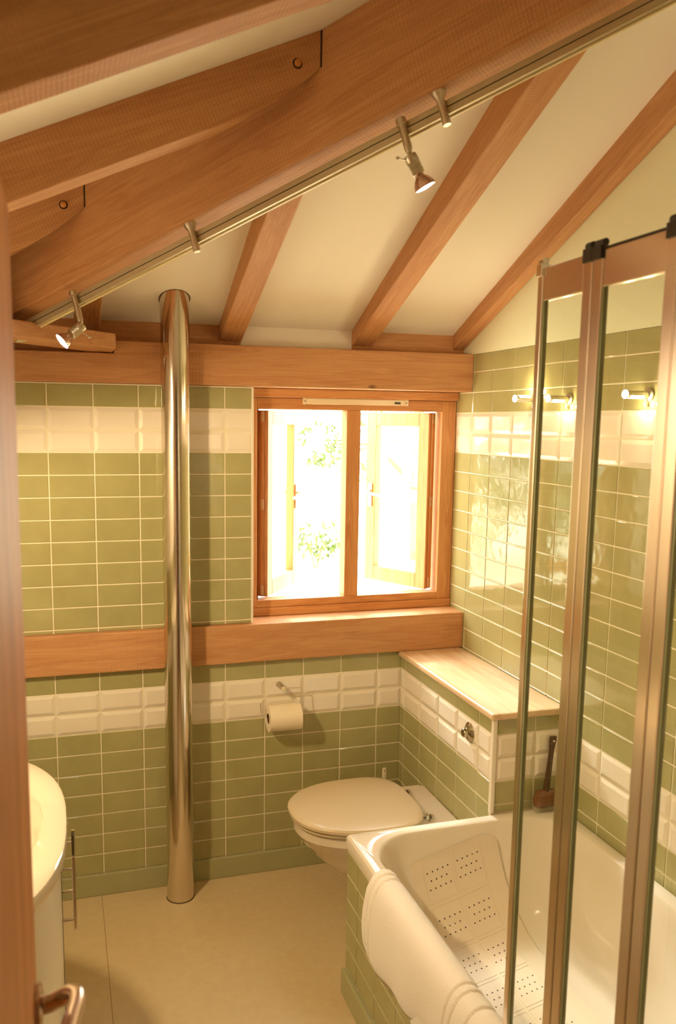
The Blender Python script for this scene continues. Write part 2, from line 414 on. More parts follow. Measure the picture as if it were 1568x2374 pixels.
for x0, x1, lab in ((-1.484, -1.40, 'short oak rafter stub behind the left track spotlight'),
                    (-.98, -.897, 'pale oak rafter just right of the steel flue pipe'),
                    (-.473, -.389, 'oak rafter in the middle of the sloping ceiling, above the window'),
                    (-.052, -.0025, 'oak rafter set against the right-hand tiled wall')):
    bm = bmesh.new(); pts = []
    for zb in (2.004, 2.155):
        for x, y in ((x0, .10), (x1, .10), (x1, -1.95-x1), (x0, -1.95-x0)):
            pts.append((x, y, max(zb-T*y, 2.0225 if zb < 2.1 else 0)))
    # foot: keep the lower edge on the plate
    hexa(bm, pts)
    timber('rafter', bm, ((x0+x1)/2, -.5, 2.3), (0, -1, T), lab, 'oak rafters of the window-side slope')
# hip
bm = bmesh.new(); pts = []
for k in (2.333, 2.70):
    for c, xe in ((-2.07, XL), (-2.07, -.003), (-1.95, -.003), (-1.95, XL+.10)):
        x = xe; y = c-x; z = k+T*(x-y)/2
        if k > 2.5: z = min(zA(y), zB(x))+.03
        pts.append((x, y, z))
hexa(bm, [pts[i] for i in (0, 1, 2, 3, 4, 5, 6, 7)])
timber('hip_rafter', bm, (-1, -1.01, 2.45), (1, -1, T), 'big oak hip beam running diagonally across the whole ceiling')
# jack rafters of the left slope
for yf, lab in ((-.61, 'lowest left oak rafter meeting the hip beam, above the track end'),
                (-1.11, 'long left oak rafter with a peg near its end on the hip beam'),
                (-1.70, 'dark nearest oak rafter across the top left corner')):
    y0, y1 = yf, yf+.084; zb = lambda x: 2.925+T*x
    bm = bmesh.new()
    def prof_at(y):
        xe = -2.07-y
        L = [(XL, zb(XL)), (xe-.17, zb(xe-.17))]
        for t in (.25, .5, .7, .85, .95, 1): L.append((xe-.17+.17*t, zb(xe-.17+.17*t)+.042*t*t))
        L += [(xe, zB(xe)+.02), (XL, zB(XL)+.02)]
        return [(x, y, z) for x, z in L]
    A = [bm.verts.new(p) for p in prof_at(y0)]; B = [bm.verts.new(p) for p in prof_at(y1)]
    bm.faces.new(A); bm.faces.new(B[::-1]); n = len(A)
    for i in range(n): bm.faces.new((A[i], A[(i+1) % n], B[(i+1) % n], B[i]))
    xe = -2.07-y0
    jr = timber('jack_rafter', bm, (-1.4, yf, zb(-1.4)), (1, 0, T), lab, 'oak rafters of the left slope', mat=OAK)
    # shade in the joint, put in as a dark strip, and an oak peg
    bm = bmesh.new(); e = xe-.001
    hexa(bm, [(e-.001, y0-.0012, zb(xe)+.044), (e+.002, y0-.0012, zb(xe)+.044), (e+.002, y0+.01, zb(xe)+.044), (e-.001, y0+.01, zb(xe)+.044),
              (e-.001, y0-.0012, zB(xe)-.001), (e+.002, y0-.0012, zB(xe)-.001), (e+.002, y0+.01, zB(xe)-.001), (e-.001, y0+.01, zB(xe)-.001)])
    obj('joint_shade', bm, DARK, jr)
    bm = bmesh.new(); lathe(bm, (xe-.055, y0+.01, zb(xe-.055)+.07), (0, -1, 0), [(0, .0085), (.017, .008), (.0185, .005)], 10)
    obj('peg', bm, OAK_D, jr, smooth=True)
    bm = bmesh.new(); lathe(bm, (xe-.055, y0+.01, zb(xe-.055)+.07), (0, -1, 0), [(0, .0115), (.0104, .0115)], 12)
    obj('peg_hole', bm, DARK, jr)
# corner tie on the notched plate
bm = bmesh.new()
hexa(bm, [(-2.03, -.86, 1.983), (-1.36, -.19, 1.983), (-1.36, .06, 1.983), (-2.03, -.66, 1.983),
          (-2.03, -.86, 2.03), (-1.36, -.19, 2.03), (-1.36, .06, 2.03), (-2.03, -.66, 2.03)])
timber('corner_tie', bm, (-1.6, -.5, 2.0), (1, .85, 0), 'short flat oak tie across the corner, resting on the notched wall beam')

# ------------------------------------------------------------------ window
win = empty('window_1', (-.43, .1, 1.004)); tag(win, kind='structure')
win['label'] = 'two-light oak casement window with both casements open'; 
fy0, fy1 = .10, .165
def wbar(name, a, b, parent=win, mat=OAK_L, bevel=.003): return bxo(name, a, b, mat, parent, bevel)
wbar('window_frame', (-.865, fy0, 1.036), (-.826, fy1, 1.845))
wbar('window_frame', (-.064, fy0, 1.036), (-.0015, fy1, 1.845))
wbar('window_frame', (-.8645, .158, 1.038), (-.8065, .19, 1.843))
wbar('mullion', (-.469, fy0, 1.066), (-.411, fy1, 1.802))
wbar('window_frame', (-.826, fy0, 1.802), (-.064, fy1, 1.845))
wbar('window_frame', (-.826, fy0, 1.036), (-.064, fy1, 1.066))
wbar('window_frame', (-.865, fy0-.022, 1.846), (-.002, fy1, 1.879))
wbar('window_frame', (-.865, fy0-.008, 1.0045), (-.002, fy1, 1.036))
# casements
def casement(hx, hy, th, side, L=.335):
    """side +1 = hinged left"""
    z0, z1 = 1.072, 1.798; t = .042; st = .052
    dx, dy = (math.cos(th)*side, math.sin(th)); nx, ny = (-math.sin(th)*side, math.cos(th))  # outward thickness
    mw = Matrix(((dx, nx, 0, hx), (dy, ny, 0, hy), (0, 0, 1, 0), (0, 0, 0, 1)))
    root = empty('casement', (0, 0, 0)); root.parent = win; root.matrix_basis = WORLD(win).inverted() @ mw
    def lb(name, a, b, mat=OAK_L, bev=.002, par=root):
        bm = bmesh.new(); box(bm, a, b, M_=mw)
        d = [abs(b[i]-a[i]) for i in range(3)]; k = d.index(max(d)); c = mw @ Vector([(a[i]+b[i])/2 for i in range(3)])
        ax = mw.to_3x3() @ Vector([(1, 0, 0), (0, 1, 0), (0, 0, 1)][k])
        return obj(name, bm, mat, par, mw=frame(c, ax, (0, 0, 1) if k < 2 else (1, 0, 0)), bevel=bev)
    return lb, mw, root, (z0, z1, t, st, L)
for hx, th, side in ((-.777, math.radians(54), 1), (-.106, math.radians(62), -1)):
    # stiles and rails as one framed leaf (sub-parts of the casement group are kept to one level)
    z0, z1, t, st, L = 1.072, 1.798, .042, .052, .335
    dx, dy = (math.cos(th)*side, math.sin(th)); nx, ny = (-math.sin(th)*side, math.cos(th))
    mw = Matrix(((dx, nx, 0, hx), (dy, ny, 0, .13), (0, 0, 1, 0), (0, 0, 0, 1)))
    bm = bmesh.new()
    box(bm, (0, 0, z0), (st, t, z1), M_=mw); box(bm, (L-st, 0, z0), (L, t, z1), M_=mw)
    box(bm, (st, 0, z0), (L-st, t, z0+.062), M_=mw); box(bm, (st, 0, z1-.055), (L-st, t, z1), M_=mw)
    # rebate step on the hinge edge
    box(bm, (-.006, .014, z0+.004), (.0, t-.012, z1-.004), M_=mw)
    loc = frame(mw @ Vector((L/2, 0, 1.4)), (0, 0, 1), (nx, ny, 0))
    ca = obj('casement', bm, OAK_L, win, mw=loc, bevel=.002)
    bm = bmesh.new(); box(bm, (st-.004, .016, z0+.058), (L-st+.004, .022, z1-.051), M_=mw)
    obj('pane', bm, WGLASS, ca)
    # lever handle on a long back plate, inside face, free edge
    bm = bmesh.new(); hz = 1.44
    box(bm, (L-.038, -.006, hz-.045), (L-.016, 0, hz+.055), M_=mw)
    p = [mw @ Vector(q) for q in ((L-.027, 0, hz+.02), (L-.027, -.030, hz+.02), (L-.04, -.036, hz+.018), (L-.10, -.034, hz+.008), (L-.13, -.030, hz+.006))]
    tube(bm, arc_path(p, .012), .0065, 10)
    obj('window_handle', bm, BRUSHED, ca, smooth=True)
    # hinge plates on the edge next to the frame
    for hz_ in (1.10, 1.437, 1.775):
        bm = bmesh.new(); box(bm, (-.0085, .012, hz_-.02), (-.0055, .026, hz_+.02), M_=mw); lathe(bm, mw @ Vector((-.0085, .019, hz_)), mw.to_3x3() @ Vector((-1, 0, 0)), [(0, .003), (.002, .003)], 8)
        obj('hinge', bm, BRUSHED, ca)
# trickle vent
v_ = obj('trickle_vent', (lambda b: (box(b, (-.634, .086, 1.823), (-.234, .0995, 1.846)), b)[1])(bmesh.new()), PLAST, bevel=.003)
tag(v_, 'long slim cream trickle vent on the window head', 'vent')
bm = bmesh.new(); box(bm, (-.277, .0845, 1.829), (-.252, .087, 1.837)); obj('slider', bm, SEAL, v_)
for x0, x1 in ((-.650, -.634), (-.234, -.215)):
    bm = bmesh.new(); box(bm, (x0, .092, 1.822), (x1, .0995, 1.847)); ec = obj('end_cap', bm, PLAST, v_, bevel=.001)
    bm = bmesh.new(); lathe(bm, ((x0+x1)/2, .0925, 1.834), (0, -1, 0), [(0, .0025), (.0012, .0022)], 8); obj('screw', bm, SEAL, ec)

# ------------------------------------------------------------------ flue pipe
bm = bmesh.new(); PX, PY = -1.158, -.094
top = zA(PY)
n = 48; prof = [(0, .0495), (.012, .0495)]
lathe(bm, (PX, PY, 0.001), (0, 0, 1), [(0, .0495), (top+.04, .0495)], n)
pipe = obj('flue_pipe', bm, STEEL, smooth=True); tag(pipe, 'polished steel flue pipe standing from floor to ceiling', 'pipe')
bm = bmesh.new(); nrm = Vector((0, -T, -1)).normalized()
for r0, r1 in ((.0505, .0535),):
    ring = []
    for i in range(40):
        a = 2*math.pi*i/40
        for r in (r0, r1):
            x = PX+r*math.cos(a); y = PY+r*math.sin(a); ring.append(bm.verts.new((x, y, zA(y)-.001)))
    for i in range(40):
        a, b, c, d = ring[2*i], ring[2*i+1], ring[(2*i+3) % 80], ring[(2*i+2) % 80]; bm.faces.new((a, b, c, d))
bmesh.ops.solidify(bm, geom=bm.faces[:], thickness=.002)
obj('ceiling_seal', bm, plain('old_sealant', s2l(120, 84, 44), .8), pipe)
bm = bmesh.new(); lathe(bm, (PX, PY, 0.0005), (0, 0, 1), [(0, .052), (.003, .0505)], 40); obj('floor_seal', bm, plain('floor_sealant', s2l(96, 74, 44), .7), pipe)

# ------------------------------------------------------------------ boxed-in cistern with shelf
bm = bmesh.new()
BX, BY = -.256, -.758
box(bm, (BX+.0005, BY+.0005, 0), (-.0005, -.0005, .8355), 0)
tiles(bm, (BX, 0, 0), (0, 1, 0), (-1, 0, 0), BY+.012, -.001, .083, .8355, -.201+.153)
tiles(bm, (0, BY, 0), (1, 0, 0), (0, -1, 0), BX+.012, -.001, .524, .8355, -.107-.153*3)
bm.faces.ensure_lookup_table()
cb = wall_obj('cistern_boxing', bm, TM, kind=None)
tag(cb, 'tiled boxing around the hidden cistern behind the toilet, under the wooden shelf', 'boxing')
bm = bmesh.new(); box(bm, (BX-.0045, BY-.0045, .524), (BX+.011, BY+.011, .8355)); obj('corner_trim', bm, TRIMW, cb, bevel=.003)
bm = bmesh.new(); box(bm, (BX-.012, BY, 0), (BX-.0005, -.013, .083)); obj('skirting', bm, SKIRT, cb, bevel=.003)
bm = bmesh.new(); box(bm, (BX-.016, BY-.016, .8365), (-.0055, -.0015, .8585))
sh = obj('shelf', bm, OAK_SH, mw=frame((-.13, -.38, .85), (0, 1, 0)), bevel=.006)
tag(sh, 'varnished oak shelf board on top of the tiled boxing', 'shelf')
# flush button
fb_ = empty('flush_button', (BX-.0045, -.606, .739), 'round chrome flush button on the white tiles', 'button')
bm = bmesh.new(); lathe(bm, (BX-.003, -.606, .739), (-1, 0, 0), [(0, .034), (.003, .034), (.010, .025), (.014, .0165), (.015, .016)], 32); obj('escutcheon', bm, DCHROME, fb_, smooth=True)
bm = bmesh.new(); lathe(bm, (BX-.015, -.606, .739), (-1, 0, 0), [(0, .0145), (.013, .0145), (.0155, .012), (.016, .007)], 28); obj('push_button', bm, DCHROME, fb_, smooth=True)

# ------------------------------------------------------------------ toilet
TY = -.415
toi = empty('toilet', (-.5, TY, 0), 'wall-hung white toilet with closed lid beside the tiled boxing', 'toilet')
def dshape(xf, xb, hw, z, n=48, pw=2.25, yb=.90):
    """outline: rounded front at xf, squarer back at xb"""
    pts = []; xm = xb-(xb-xf)*.42
    for i in range(n):
        a = 2*math.pi*i/n; c, s = math.cos(a), math.sin(a)
        e = lambda v, p: math.copysign(abs(v)**(2/p), v)
        if c < 0: x = xm+(xm-xf)*e(c, pw); y = hw*e(s, pw)
        else: x = xm+(xb-xm)*e(c, 4.2); y = hw*e(s, 3.4)*(1-(1-yb)*c**2.0)
        pts.append((x, TY+y, z))
    return pts
bm = bmesh.new(); rg = []
for z, xf, hw, xb in ((.408, -.795, .178, -.36), (.400, -.808, .188, -.35), (.372, -.808, .188, -.33), (.362, -.796, .180, -.30), (.335, -.785, .176, -.275), (.328, -.772, .170, -.27),
                      (.28, -.735, .158, -.262), (.22, -.665, .140, -.262), (.16, -.58, .118, -.262), (.11, -.49, .098, -.262), (.075, -.40, .082, -.262), (.062, -.34, .07, -.262)):
    rg.append(dshape(xf, xb, hw, z, yb=.92))
rings_mesh(bm, rg, close_top=True, close_bot=True)
bm_back = rg
obj('pan', bm, CERAM, toi, smooth=True)
bm = bmesh.new()
ledge = [(-.42, -.175), (-.262, -.185), (-.262, .185), (-.42, .175)]
def rrect(x0, x1, y0, y1, r, z, n=6):
    p = []
    for cx, cy, a0 in ((x1-r, y1-r, 0), (x0+r, y1-r, 90), (x0+r, y0+r, 180), (x1-r, y0+r, 270)):
        for i in range(n+1):
            a = math.radians(a0+90*i/n); p.append((cx+r*math.cos(a), cy+r*math.sin(a), z))
    return p
rings_mesh(bm, [rrect(-.46, -.262, TY-.165, TY+.165, .03, .401), rrect(-.466, -.260, TY-.172, TY+.172, .034, .395), rrect(-.466, -.260, TY-.172, TY+.172, .034, .34), rrect(-.45, -.260, TY-.15, TY+.15, .04, .25), rrect(-.42, -.260, TY-.11, TY+.11, .04, .10)], close_top=True, close_bot=True)
obj('back_ledge', bm, CERAM, toi, smooth=True)
bm = bmesh.new()
rings_mesh(bm, [dshape(-.815, -.385, .190, .409), dshape(-.818, -.383, .193, .412), dshape(-.818, -.383, .193, .419), dshape(-.814, -.386, .190, .422)], close_top=True, close_bot=True)
obj('seat', bm, LIDM, toi, smooth=True)
bm = bmesh.new()
rings_mesh(bm, [dshape(-.820, -.380, .197, .424), dshape(-.826, -.376, .202, .428), dshape(-.826, -.376, .202, .437), dshape(-.820, -.381, .197, .4425), dshape(-.80, -.395, .182, .4445), dshape(-.70, -.45, .11, .4455)], close_top=True, close_bot=True)
obj('lid', bm, LIDM, toi, smooth=True)
for dy in (-.10, .10):
    bm = bmesh.new(); lathe(bm, (-.362, TY+dy, .402), (0, 0, 1), [(0, .011), (.012, .011), (.017, .008)], 16); tube(bm, [(-.39, TY+dy, .418), (-.362, TY+dy, .415)], .007, 10)
    lathe(bm, (-.352, TY+dy-.008, .414), (1, 0, 0), [(0, .009), (.006, .009), (.010, .005)], 14)
    obj('hinge', bm, BRUSHED, toi, smooth=True)

# toilet brush in the corner
tb = empty('toilet_brush', (-.351, -.085, 0), 'white toilet brush handle sticking up behind the toilet lid', 'brush')
bm = bmesh.new(); lathe(bm, (-.351, -.085, .001), (0, 0, 1), [(0, .045), (.005, .048), (.11, .042), (.12, .030)], 24); obj('holder', bm, PLAST, tb, smooth=True)
bm = bmesh.new(); tube(bm, [(-.351, -.085, .12), (-.351, -.085, .33)], .006, 10)
rings = []
for z, hx, hy in ((.33, .006, .006), (.345, .0075, .005), (.40, .008, .005), (.408, .0065, .004)): rings.append(rrect(-.351-hx, -.351+hx, -.085-hy, -.085+hy, .0035, z, 3))
rings_mesh(bm, rings, close_top=True, close_bot=True)
hd = obj('handle', bm, PLAST, tb, smooth=True)
bm = bmesh.new(); lathe(bm, (-.351, -.0895, .398), (0, -1, 0), [(0, .0025), (.001, .0025)], 10); obj('hanging_hole', bm, HOLE, hd)

# ------------------------------------------------------------------ toilet roll holder
rh = empty('toilet_roll_holder', (-.757, -.002, .757), 'chrome wire toilet roll holder on the back wall', 'holder')
bm = bmesh.new(); lathe(bm, (-.762, -.003, .757), (.09, -1, -.03), [(0, .0125), (.050, .0095), (.054, .0095)], 24); post = obj('mounting_post', bm, BRUSHED, rh, smooth=True)
bm = bmesh.new(); lathe(bm, (-.757, -.057, .755), (.09, -1, -.03), [(0, .0093), (.0025, .0075)], 20); obj('post_cap', bm, PLAST, rh, smooth=True)
bm = bmesh.new()
tube(bm, arc_path([(-.755, -.052, .753), (-.680, -.052, .753), (-.676, -.054, .662), (-.740, -.055, .660), (-.842, -.055, .662), (-.846, -.055, .705)], .014, 6), .0027, 10)
obj('wire_arm', bm, CHROME, rh, smooth=True)
tr = empty('toilet_roll', (-.756, -.062, .645), 'white toilet roll hanging on the wire holder', 'toilet roll')
bm = bmesh.new()
n = 40; rr = [(-.818, .021), (-.818, .050), (-.694, .050), (-.694, .021)]
R = []
for x, r in rr: R.append([bm.verts.new((x, -.060+r*math.cos(2*math.pi*i/n)*(1+.012*math.sin(3*2*math.pi*i/n)), .645+r*math.sin(2*math.pi*i/n))) for i in range(n)])
for a, b in zip(R, R[1:]+R[:1]):
    for i in range(n): bm.faces.new((a[i], a[(i+1) % n], b[(i+1) % n], b[i]))
obj('paper', bm, PAPER, tr, smooth=True)
bm = bmesh.new()
R = []
for x, r in [(-.8165, .0185), (-.8165, .0208), (-.6955, .0208), (-.6955, .0185)]: R.append([bm.verts.new((x, -.060+r*math.cos(2*math.pi*i/n), .645+r*math.sin(2*math.pi*i/n))) for i in range(n)])
for a, b in zip(R, R[1:]+R[:1]):
    for i in range(n): bm.faces.new((a[i], a[(i+1) % n], b[(i+1) % n], b[i]))
obj('cardboard_core', bm, CARD, tr, smooth=True)

# ------------------------------------------------------------------ bath
RIM = .523; YE = -2.46; BL = -.745
bath = empty('bathtub', (-.37, -1.6, 0), 'white bathtub along the right wall', 'bathtub')
def bring(x0, x1, y0, y1, r, z, n=10):  # counter clockwise, same count each ring
    return rrect(x0, x1, y0, y1, r, z, n)
far = [(.0, -.803), (.02, -.806), (.06, -.811), (.12, -.818), (.30, -.838), (.50, -.872), (.68, -.915), (.82, -.965), (.92, -1.02), (.98, -1.085), (1.0, -1.16)]
FLOORZ = .258
bm = bmesh.new(); rg = []
rg.append(bring(BL, -.0055, YE, -.7605, .006, RIM-.040)); rg.append(bring(BL, -.0055, YE, -.7605, .006, RIM-.008)); rg.append(bring(BL+.006, -.0105, YE+.006, -.7665, .01, RIM))
rg.append(bring(-.704, -.046, YE+.05, -.797, .150, RIM)); 
for t, yf in far:
    z = RIM-.004-(RIM-.004-FLOORZ)*t; s = t**4
    sl = .008*t/.1 if t < .1 else .008
    xi0 = -.698+sl+.028*t+.075*s; xi1 = -.052-sl-.028*t-.075*s
    yn = YE+.055+.05*t+.10*s
    rg.append(bring(xi0, xi1, yn, yf, .148+.01*t, z))
rings_mesh(bm, rg, close_bot=True)
tub = obj('tub', bm, ACRYL, bath, smooth='all')
md = tub.modifiers.new('b', 'BEVEL'); md.width = .004; md.segments = 3; md.limit_method = 'ANGLE'; md.angle_limit = math.radians(50)
# tiled side panel (x = -.735)
bm = bmesh.new(); XP = -.738
box(bm, (XP+.0005, YE, 0), (XP+.03, BY-.004, RIM-.042), 0)
tiles(bm, (XP, 0, 0), (0, 1, 0), (-1, 0, 0), YE, BY-.004, .085, RIM-.042, -.856)
o = wall_obj('tiled_panel', bm, TM, kind=None)
o.parent = bath; o.matrix_basis = WORLD(bath).inverted(); o['label'] = 'green tiled side panel'
bm = bmesh.new(); box(bm, (XP-.014, YE, 0), (XP-.0005, BY+.001, .083)); obj('skirting', bm, SKIRT, bath, bevel=.003)
# far end closing board, seen below the rim from the side
bm = bmesh.new(); box(bm, (XP+.031, BY-.03, 0), (BX-.01, BY-.005, RIM-.042)); obj('end_board', bm, PLASTER, bath)

# non-slip mat
def far_yz(d):
    """walk along backrest and floor: distance -> (y, z, normal)"""
    pts = [(-.80, .50)]+[(yf, RIM-.004-(RIM-.004-FLOORZ)*t) for t, yf in far if t > .1]+[(-2.2, FLOORZ)]
    acc = 0
    for (a, b) in zip(pts, pts[1:]):
        L = math.hypot(b[0]-a[0], b[1]-a[1])
        if acc+L >= d:
            f = (d-acc)/L; ty, tz = (b[0]-a[0])/L, (b[1]-a[1])/L
            return a[0]+f*(b[0]-a[0]), a[1]+f*(b[1]-a[1]), (tz, -ty)
        acc += L
    return pts[-1][0], pts[-1][1], (0, 1)
def mat_pt(x, d, h):
    d = d-.233*(x+.435)          # the mat lies a little askew on the curved end of the tub
    y, z, (ny, nz) = far_yz(d)
    y2, z2, (n2y, n2z) = far_yz(d+.02); ny, nz = (ny+n2y)/2, (nz+n2z)/2
    return Vector((x, y-abs(ny)*h if ny else y, z+nz*h))
mat_o = empty('bath_mat', (-.41, -1.3, FLOORZ), 'white perforated non-slip mat lying in the bath', 'mat')
bm = bmesh.new(); MX0, MX1, MD0, MD1 = -.600, -.270, .045, .90
nx_, nd_ = 12, 60
def edge_in(d):
    r = .05; e = 0
    for dd in (d-MD0, MD1-d):
        if dd < r: e = max(e, r-math.sqrt(max(0, r*r-(r-dd)**2)))
    return e
for hh, fl in ((.0065, False), (.0035, True)):
    g = []
    for j in range(nd_+1):
        d = MD0+(MD1-MD0)*j/nd_; e = edge_in(d)
        g.append([bm.verts.new(mat_pt(MX0+e+(MX1-MX0-2*e)*i/nx_, d, hh)) for i in range(nx_+1)])
    for j in range(nd_):
        for i in range(nx_): bm.faces.new((g[j][i], g[j][i+1], g[j+1][i+1], g[j+1][i]))
    if not fl: top_g = g
    else:
        for j in range(nd_):
            bm.faces.new((g[j][0], g[j+1][0], top_g[j+1][0], top_g[j][0])); bm.faces.new((g[j][nx_], g[j+1][nx_], top_g[j+1][nx_], top_g[j][nx_]))
        for i in range(nx_):
            bm.faces.new((g[0][i], g[0][i+1], top_g[0][i+1], top_g[0][i])); bm.faces.new((g[nd_][i], g[nd_][i+1], top_g[nd_][i+1], top_g[nd_][i]))
obj('rubber_sheet', bm, MATM, mat_o, smooth=True)
bm = bmesh.new()
def strip(bm, a, b, wd, h=.0085):
    (xa, da), (xb, db) = a, b; n = max(2, int(abs(db-da)/.015)+1); 
    px, pd = ((wd/2, 0) if abs(db-da) > abs(xb-xa) else (0, wd/2)); prev = None
    for i in range(n+1):
        t = i/n; x = xa+(xb-xa)*t; d = da+(db-da)*t
        c = [bm.verts.new(mat_pt(x-px, d-pd, .006)), bm.verts.new(mat_pt(x-px, d-pd, h)), bm.verts.new(mat_pt(x+px, d+pd, h)), bm.verts.new(mat_pt(x+px, d+pd, .006))]
        if prev:
            for k in range(3): bm.faces.new((prev[k], prev[k+1], c[k+1], c[k]))
        prev = c
blocks = []
for r in range(6):
    for cxb in (-.484, -.379):
        dc = .112+r*.138
        for (a, b) in (((cxb-.048, dc-.063), (cxb+.048, dc-.063)), ((cxb-.048, dc+.063), (cxb+.048, dc+.063)), ((cxb-.048, dc-.063), (cxb-.048, dc+.063)), ((cxb+.048, dc-.063), (cxb+.048, dc+.063))):
            strip(bm, a, b, .0018, .0072)
        blocks.append((cxb, dc))
obj('moulded_ribs', bm, MATM, mat_o)
bm = bmesh.new()
for cxb, dc in blocks:
    for row, (nn, dd) in enumerate(((5, -.024), (4, 0.0), (5, .024))):
        for k in range(nn):
            x = cxb+(k-(nn-1)/2)*.0178; p = mat_pt(x, dc+dd, .0069)
            q = mat_pt(x+.0024, dc+dd, .0069)-p; r_ = mat_pt(x, dc+dd+.0024, .0069)-p
            vsn = [bm.verts.new(p+q*math.cos(2*math.pi*i/8)+r_*math.sin(2*math.pi*i/8)) for i in range(8)]
            f1 = bm.faces.new(vsn)
ho = obj('drain_holes', bm, HOLE, mat_o); ho['kind'] = 'stuff'

# towel folded over the rim
tw = empty('towel', (-.74, -1.32, .4), 'folded white towel draped over the near bath rim', 'towel')
def towel_layer(y0, y1, outx, zlow, zin, thick, rim_h, ny=46, seed=1, name='towel_fold', ridge=()):
    rnd = random.Random(seed); bm = bmesh.new()
    path = []
    for i in range(9): t = i/8; path.append((outx-.010*math.sin(t*math.pi)-.004*t, zlow+(rim_h-.03-zlow)*t))
    for i in range(1, 9):
        a = math.pi*(1-i/8)
        path.append(((outx+(-.700))/2+(abs(outx+.700))/2*math.cos(a), rim_h-.03+.040*math.sin(a)))
    for i in range(1, 8): t = i/7; path.append((-.700+.010*t+.012*t*t, rim_h-.03+(zin-rim_h+.03)*t))
    ph = rnd.uniform(0, 6)
    rows = []
    for j in range(ny+1):
        s = j/ny; y = y0+(y1-y0)*s; row = []
        for k, (x, z) in enumerate(path):
            kk = k/(len(path)-1); lowf = max(0, 1-kk*2.6)
            dz = lowf*(.012*math.sin(9*s+ph)+.006*math.sin(23*s+ph)); dx = lowf*(.007*math.sin(7*s+1+ph)+.004*math.sin(17*s+2*ph))
            rd = sum(-.0048*math.exp(-((y-yr)/.0038)**2) for yr in ridge)
            row.append((x+dx, y, z+dz, rd, kk))
        rows.append(row)
    def normal(row, k):
        a = row[max(k-1, 0)]; b = row[min(k+1, len(row)-1)]; t = Vector((b[0]-a[0], 0, b[2]-a[2])).normalized()
        return Vector((-t.z, 0, t.x))
    out = []; inn = []
    for j, row in enumerate(rows):
        e = min(j, ny-j); ed = 1 if e >= 3 else (.35, .75, .93)[e]
        o_, i_ = [], []
        for k, p in enumerate(row):
            nn = normal(row, k); th = thick*ed; 
            if k in (0, len(row)-1): th *= .5
            o_.append(bm.verts.new(Vector(p[:3])+nn*(th+p[3]))); i_.append(bm.verts.new(Vector(p[:3])))
        out.append(o_); inn.append(i_)
    K = len(path)
    for j in range(ny):
        for k in range(K-1):
            bm.faces.new((out[j][k], out[j+1][k], out[j+1][k+1], out[j][k+1])); bm.faces.new((inn[j][k], inn[j][k+1], inn[j+1][k+1], inn[j+1][k]))
        bm.faces.new((out[j][0], inn[j][0], inn[j+1][0], out[j+1][0])); bm.faces.new((out[j][K-1], out[j+1][K-1], inn[j+1][K-1], inn[j][K-1]))
    for j in (0, ny):
        for k in range(K-1): bm.faces.new((out[j][k], out[j][k+1], inn[j][k+1], inn[j][k]))
    return obj(name, bm, TERRY, tw, smooth='all')
towel_layer(-1.690, -1.020, -.748, .285, .440, .013, .520, seed=3, name='under_fold', ny=90)
towel_layer(-1.682, -1.030, -.764, .325, .455, .012, .536, seed=5, name='top_fold', ny=300, ridge=(-1.062, -1.088, -1.520, -1.546, -1.60))

# bath brush leaning in the corner
br = empty('bath_brush', (-.075, -.79, RIM), 'brown translucent bath brush standing in the bath corner', 'brush')
AMBER = plain('amber_plastic', s2l(112, 62, 28), .12, coat=.6)
bm = bmesh.new(); rg = []
for z, hw, hd_ in ((.540, .030, .010), (.546, .042, .016), (.570, .044, .018), (.590, .036, .013), (.596, .024, .006)):
    rg.append(rrect(-.075-hw, -.075+hw, -.788-hd_, -.788+hd_, min(hw, hd_)*.8, z, 5))
rings_mesh(bm, rg, close_top=True, close_bot=True); obj('brush_head', bm, AMBER, br, smooth=True)
bm = bmesh.new(); rg = []
HB = plain('dark_brown_plastic', s2l(70, 40, 16), .25)
for t, hw, hd_ in ((0, .008, .008), (.15, .010, .009), (.5, .0085, .007), (.75, .008, .006), (.92, .012, .005), (1.0, .012, .004)):
    x = -.078+.030*t; y = -.790+.020*t; z = .585+.180*t
    rg.append(rrect(x-hw, x+hw, y-hd_, y+hd_, min(hw, hd_)*.8, z, 4))
rings_mesh(bm, rg, close_top=True, close_bot=True); hb = obj('brush_handle', bm, HB, br, smooth=True)
bm = bmesh.new(); lathe(bm, (-.0495, -.7775, .752), (0, -1, 0), [(0, .0032), (.0012, .0032)], 12); obj('hanging_hole', bm, TRIMW, hb)
bm = bmesh.new()
for i in range(26):
    for j in range(4):
        x = -.075+(i-12.5)*.0031; y = -.788+(j-1.5)*.006
        tube(bm, [(x, y, .542), (x+random.uniform(-.001, .001), y, RIM+.001)], .0009, 4)
obj('bristles', bm, plain('bristle', s2l(205, 196, 165), .5), br)

